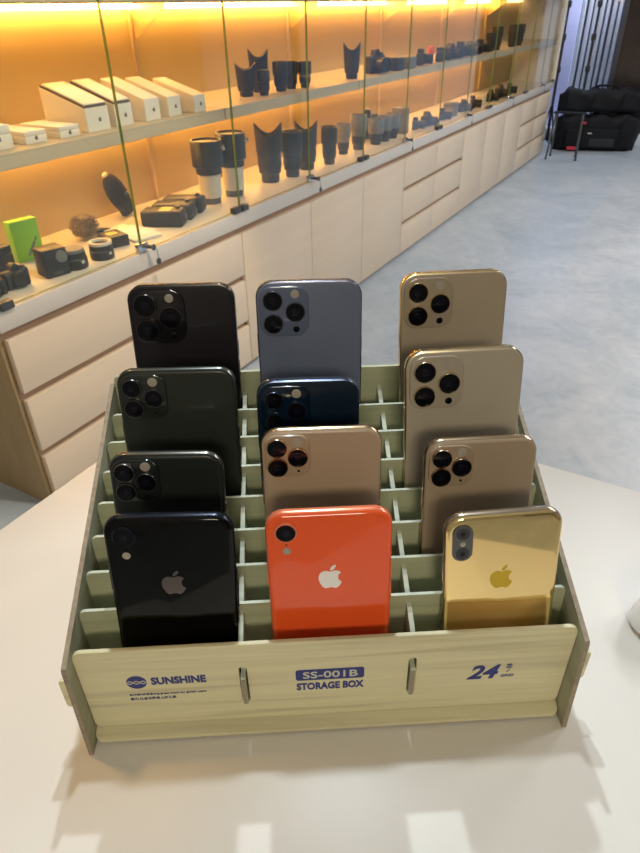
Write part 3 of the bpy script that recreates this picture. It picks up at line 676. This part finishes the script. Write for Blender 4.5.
# ------------------------------------------------------------------ phones
def phone_mats(key, back, frame, brough, metal, bmetal=0.):
    b = mat(key + '_back', back, brough, metal=bmetal, var=.015, scale=20, coat=.1 if brough > .2 else 0., spec=.5 if max(back) > .05 else .22)
    g = mat(key + '_bump', tuple(c * .92 for c in back), .10, metal=bmetal, spec=.45)
    fm = mat(key + '_frame', frame, .22, metal=metal, var=.02)
    return b, g, fm
GP = 'phones standing in the storage box'
def phone(label, X, Yb, Zb, w, h, roll, mats, style='flat', cam='pro', t=.0076, lens_r=.0068, bump=.036, logo=None, tiny=False, logo_w=.0136):
    b, g, fm = mats
    o = bpy.data.objects.new('mobile_phone', None); COL.objects.link(o); o.empty_display_size = .02
    tag(o, label, 'phone', GP)
    Zb += abs(math.sin(R(roll))) * w / 2 * .9
    h -= abs(math.sin(R(roll))) * w / 2 * .9
    o.matrix_world = Matrix.Translation(BO) @ Matrix.Rotation(BR, 4, 'Z') @ Matrix.Translation((X, Yb, Zb)) @ Matrix.Rotation(R(-8.5), 4, 'X') @ Matrix.Rotation(R(-roll), 4, 'Y')
    hw = w / 2; rc = .0118 if style == 'flat' else .0112
    def ring(ins, y): return [Vector((u, y, v)) for u, v in rrect(-hw + ins, hw - ins, ins, h - ins, max(.001, rc - ins), 9)]
    ht = t / 2
    if style == 'flat':
        prof = [(.0009, -ht + .0002), (.0003, -ht + .0005), (0, -ht + .0011), (0, ht - .0011), (.0003, ht - .0004), (.0009, ht)]
        bp = [(.0018, -ht - .0003), (.0012, -ht - .0002), (.0009, -ht + .0001), (.0009, -ht + .0006)]
    else:
        Rr = ht * .92
        prof = []
        for k in range(9):
            a = R(-80 + 20 * k); prof.append((Rr * (1 - math.cos(a)), (ht - Rr) * (1 if a > 0 else -1 if a < 0 else 0) + Rr * math.sin(a)))
        bp = []
        Rq = Rr + .00025
        for k in range(6):
            a = R(88 - 9 * k); bp.append((Rr - Rq * math.cos(a), -(ht - Rr) - Rq * math.sin(a)))
    f = bmesh.new(); loft(f, [ring(*p) for p in prof]); link('frame', f, fm, o)
    f = bmesh.new(); loft(f, [ring(*p) for p in bp]); bk = link('back_glass', f, b, o)
    f = bmesh.new(); loft(f, [ring(.0012 if style == 'flat' else .0036, ht + .0001), ring(.0016 if style == 'flat' else .004, ht + .0004)]); link('screen', f, M['dglass'], o)
    yb = bp[0][1] if style != 'flat' else -ht - .0003
    MY = lambda cx, cz, y: Matrix.Translation((cx, y, cz)) @ Matrix.Rotation(R(90), 4, 'X')   # lathe axis to -Y
    def lens_part(cx, cz, r, y, hgt, parent, rm=None, gm=None):
        f = bmesh.new(); mx = MY(cx, cz, y)
        lathe(f, [(r, 0), (r, hgt * .8), (r * .97, hgt), (r * .93, hgt), (r * .92, hgt * .75)], 32, mx=mx, mi=0, cap=False)
        lathe(f, [(r * .92, hgt * .74), (r * .5, hgt * .80), (.0002, hgt * .82)], 32, mx=mx, mi=1, cap=False)
        p = link('camera_lens', f, [rm or fm, gm or M['dglass']], parent)
        f = bmesh.new(); lathe(f, [(r * .36, hgt * .83), (r * .30, hgt * .86), (.0002, hgt * .865)], 24, mx=mx); link('lens_element', f, M['lens_blue'], p)
    def dot(name, cx, cz, r, y, m, parent, hgt=.0004):
        f = bmesh.new(); lathe(f, [(r, 0), (r, hgt * .8), (r * .9, hgt), (.0001, hgt)], 20, mx=MY(cx, cz, y)); return link(name, f, m, parent)
    if cam == 'pro':
        x0 = -hw + .0024; z1 = h - .0030; bw = bump; bh = bump * 1.03; bt = .0016
        f = bmesh.new()
        rr = lambda i, y: [Vector((u, y, v)) for u, v in rrect(x0 + i, x0 + bw - i, z1 - bh + i, z1 - i, bump * .27 - i, 8)]
        loft(f, [rr(0, yb + .0002), rr(0, yb - bt * .5), rr(.0003, yb - bt * .85), rr(.0010, yb - bt)])
        bp_ = link('camera_bump', f, g, o)
        P = lambda u, v: (x0 + bw * u, z1 - bh * v)
        yy = yb - bt + .0001
        for u, v in ((.275, .275), (.275, .735), (.725, .505)): lens_part(*P(u, v), lens_r, yy, .0022, bp_)
        dot('flash', *P(.725, .155), .0031, yy, M['flash'], bp_)
        dot('sensor', *P(.735, .855), .0024 if not tiny else .0008, yy, M['dglass'], bp_)
    elif cam == 'xr':
        cx, cz = -hw + .0120, h - .0122
        f = bmesh.new(); lathe(f, [(.0069, 0), (.0069, .0006), (.0066, .0010), (.0060, .0010)], 36, mx=MY(cx, cz, yb + .0001)); cr = link('camera_ring', f, fm, o)
        lens_part(cx, cz, .0061, yb - .0006, .0008, cr)
        dot('microphone', cx, cz - .0088, .0005, yb + .0001, M['dglass'], o)
        dot('flash', cx, cz - .0130, .0024, yb + .0001, M['flash'], o)
    elif cam == 'xs':
        cx, zt = -hw + .0102, h - .0058; l = .0248; wd = .0122
        f = bmesh.new(); rr = lambda i, y: [Vector((u, y, v)) for u, v in rrect(cx - wd / 2 + i, cx + wd / 2 - i, zt - l + i, zt - i, wd / 2 - i - .0001, 10)]
        loft(f, [rr(0, yb + .0002), rr(0, yb - .0009), rr(.0004, yb - .0013)]); bp_ = link('camera_bump', f, M['bump_grey'], o)
        for dz in (.0055, l - .0055): lens_part(cx, zt - dz, .0043, yb - .0012, .0003, bp_, M['bump_grey'], M['grey_glass'])
        dot('flash', cx, zt - l / 2, .0017, yb - .0012, M['flash'], bp_)
    if logo:
        f = bmesh.new()
        for pl in fruit_outlines(logo_w): prism(f, [(u, v + h - logo[1]) for u, v in pl], yb - .00012, yb + .00005, XZ)
        link('fruit_logo', f, logo[0], bk, False)
    # keys on the edges
    link('side_key', B(-hw - .0004, -hw + .0004, -.0012, .0012, h * .66, h * .76, .0003), fm, o)
    for a in (.70, .60): link('volume_key', B(hw - .0004, hw + .0004, -.0012, .0012, h * a - .006, h * a + .006, .0003), fm, o)
    return o
M['flash'] = mat('flash_lens', (.36, .32, .26), .25, spec=.6); M['lens_blue'] = mat('coated_lens_element', (.006, .006, .012), .06, spec=.25)
M['grey_glass'] = mat('dark_grey_lens_glass', (.028, .028, .031), .1, spec=.4); M['bump_grey'] = mat('dark_grey_camera_bump', (.055, .055, .06), .15, coat=.8)
W7 = (.1719, .0745); W4 = (.1022, .0474); W2 = (.0558, .0293); W0 = (.0085, .0109)
phone('black phone with a large square camera bump, back row on the left', -.0948, *W7, .0769, .1625, -.69, phone_mats('space_black', (.011, .009, .012), (.10, .085, .075), .34, .9), lens_r=.0084, bump=.0385)
phone('slate blue phone with three dark lenses, back row in the middle', -.0019, *W7, .0776, .1621, -.43, phone_mats('slate_blue', (.12, .145, .225), (.18, .18, .22), .36, .9), lens_r=.0073)
phone('gold framed taupe phone, back row on the right', .1077, *W7, .0784, .1649, .91, phone_mats('taupe_gold', (.36, .29, .21), (.78, .58, .30), .36, 1.), lens_r=.0074)
phone('dark green phone with three lenses, second from the back on the left', -.0936, *W4, .0776, .1592, -.92, phone_mats('midnight_green', (.022, .026, .021), (.16, .165, .15), .34, .9), 'round', lens_r=.0064, bump=.0300, tiny=True)
phone('navy blue phone, half hidden in the middle between slate blue and gold ones', -.0064, *W4, .0689, .1479, -.54, phone_mats('navy', (.003, .012, .028), (.10, .13, .20), .32, .9), lens_r=.0064, bump=.0335)
phone('pale grey gold phone with gold frame, second from the back on the right', .1024, *W4, .0788, .1651, 1.20, phone_mats('grey_gold', (.40, .345, .27), (.75, .60, .36), .36, 1.), lens_r=.0074)
phone('smaller black green phone directly behind the glossy black one', -.0998, *W2, .0703, .1450, -1.97, phone_mats('black_green', (.014, .017, .016), (.20, .19, .165), .34, .9), 'round', lens_r=.0064, bump=.0285, tiny=True)
phone('rose gold phone with three lenses directly behind the coral one', -.0001, *W2, .0751, .1574, -.60, phone_mats('rose_gold', (.42, .30, .20), (.66, .46, .28), .35, 1.), 'round', lens_r=.0064, bump=.0278, tiny=True)
phone('brown gold phone with three lenses directly behind the shiny gold one', .1023, *W2, .0717, .1457, .18, phone_mats('brown_gold', (.35, .26, .175), (.62, .46, .30), .35, 1.), 'round', lens_r=.0064, bump=.0280, tiny=True)
phone('glossy black phone with one lens, front row on the left', -.0929, *W0, .0739, .1532, -1.75, phone_mats('gloss_black', (.0025, .0025, .0022), (.018, .021, .032), .05, .7), 'round', 'xr', t=.0083, logo=(mat('dim_mirror_logo', (.16, .13, .12), .18, metal=.8), .0455))
phone('coral red phone with one lens and white fruit logo, front row in the middle', .0026, *W0, .0739, .1516, -.04, phone_mats('coral', (.86, .105, .022), (.88, .22, .11), .06, .35), 'round', 'xr', t=.0083, logo=(mat('silver_mirror_logo', (.82, .78, .74), .2, metal=.3), .0455))
phone('shiny gold phone with a two lens upright camera pill, front row on the right', .1099, *W0, .0698, .1452, 2.11, phone_mats('mirror_gold', (.95, .70, .31), (.50, .40, .29), .05, .9, .85), 'round', 'xs', t=.0079, logo=(mat('yellow_gold_logo', (.62, .42, .03), .3, metal=.5), .0455))

# ------------------------------------------------------------------ light
def lamp(kind, name, loc, energy, col, size=.1, target=None, sy=None, spot=None):
    d = bpy.data.lights.new(name, kind); d.energy = energy; d.color = col
    if kind == 'AREA':
        d.size = size
        if sy: d.shape = 'RECTANGLE'; d.size_y = sy
    else: d.shadow_soft_size = size
    if kind == 'SPOT': d.spot_size = R(spot or 70); d.spot_blend = .4 if (spot or 70) > 30 else 1.
    o = bpy.data.objects.new(name, d); COL.objects.link(o); o.location = loc
    if target is not None: o.rotation_euler = (Vector(target) - Vector(loc)).to_track_quat('-Z', 'Y').to_euler()
    return o
lamp('SPOT', 'track_or_fill_spot', (-.785, 1.28, 2.70), 86, (.80, .92, 1), .03, (-.12, .15, .9), spot=29)
lamp('SPOT', 'track_or_fill_spot', (-.47, .76, 2.70), 52, (.80, .92, 1), .045, (-.14, .12, .9), spot=29)
for (x, y, e) in ((1.7, 2.5, 33), (.9, 3.8, 48), (.6, 6.0, 45), (2.7, 3.2, 30)):
    lamp('AREA', 'ceiling_panel', (x, y, ZC - .02), e, (.96, .97, 1), .6, (x, y, 0), .6)
lamp('AREA', 'front_fill', (1.45, -2.2, 2.5), 34, (1, .89, .68), .8, (-.1, .2, .95), .5)  # unseen fill added behind the camera to brighten the box front
lamp('SPOT', 'track_or_fill_spot', (-.35, 1.3, 2.75), 130, (1, .85, .66), .08, (-1.48, 1.15, .18), spot=44)  # added spot without a known fixture, brightens the near cabinet fronts
lamp('SPOT', 'track_or_fill_spot', (-1.05, .15, 2.60), 38, (1, .55, .15), .10, (-.44, .16, .9), spot=21)  # added warm spot, throws a warm tint on the table's left side
lamp('AREA', 'screen_fill', (-1.1, YF + .16, 2.75), 150, (.86, .90, 1), .5, (-1.3, YF + .5, .6), .1)  # added fill outside the glass for the slats and lilac board, no known lamp
w = bpy.data.worlds.new('daylight'); SC.world = w; w.use_nodes = True
bg = w.node_tree.nodes['Background']; bg.inputs[0].default_value = (.62, .74, 1, 1); bg.inputs[1].default_value = .5

# ------------------------------------------------------------------ camera
cd = bpy.data.cameras.new('camera'); cam = bpy.data.objects.new('camera', cd); COL.objects.link(cam)
cd.sensor_fit = 'HORIZONTAL'; cd.sensor_width = 36; cd.lens = 36 * 630.8 / 640; cd.clip_start = .01
pitch, yaw, roll = .5874, R(-30.24), .0190
cp, sp = math.cos(pitch), math.sin(pitch)
F = Vector((math.sin(yaw) * cp, math.cos(yaw) * cp, -sp)); R0 = Vector((math.cos(yaw), -math.sin(yaw), 0)); D0 = F.cross(R0)
Rv = R0 * math.cos(roll) + D0 * math.sin(roll); Dv = -R0 * math.sin(roll) + D0 * math.cos(roll)
mw = Matrix((Rv, -Dv, -F)).transposed().to_4x4(); mw.translation = (0, 0, H); cam.matrix_world = mw
cd.dof.use_dof = True; cd.dof.focus_distance = .43; cd.dof.aperture_fstop = 36
SC.camera = cam
SC.view_settings.view_transform = 'Standard'; SC.view_settings.look = 'None'; SC.view_settings.gamma = 1; SC.view_settings.use_curve_mapping = False
SC.view_settings.exposure = 0.
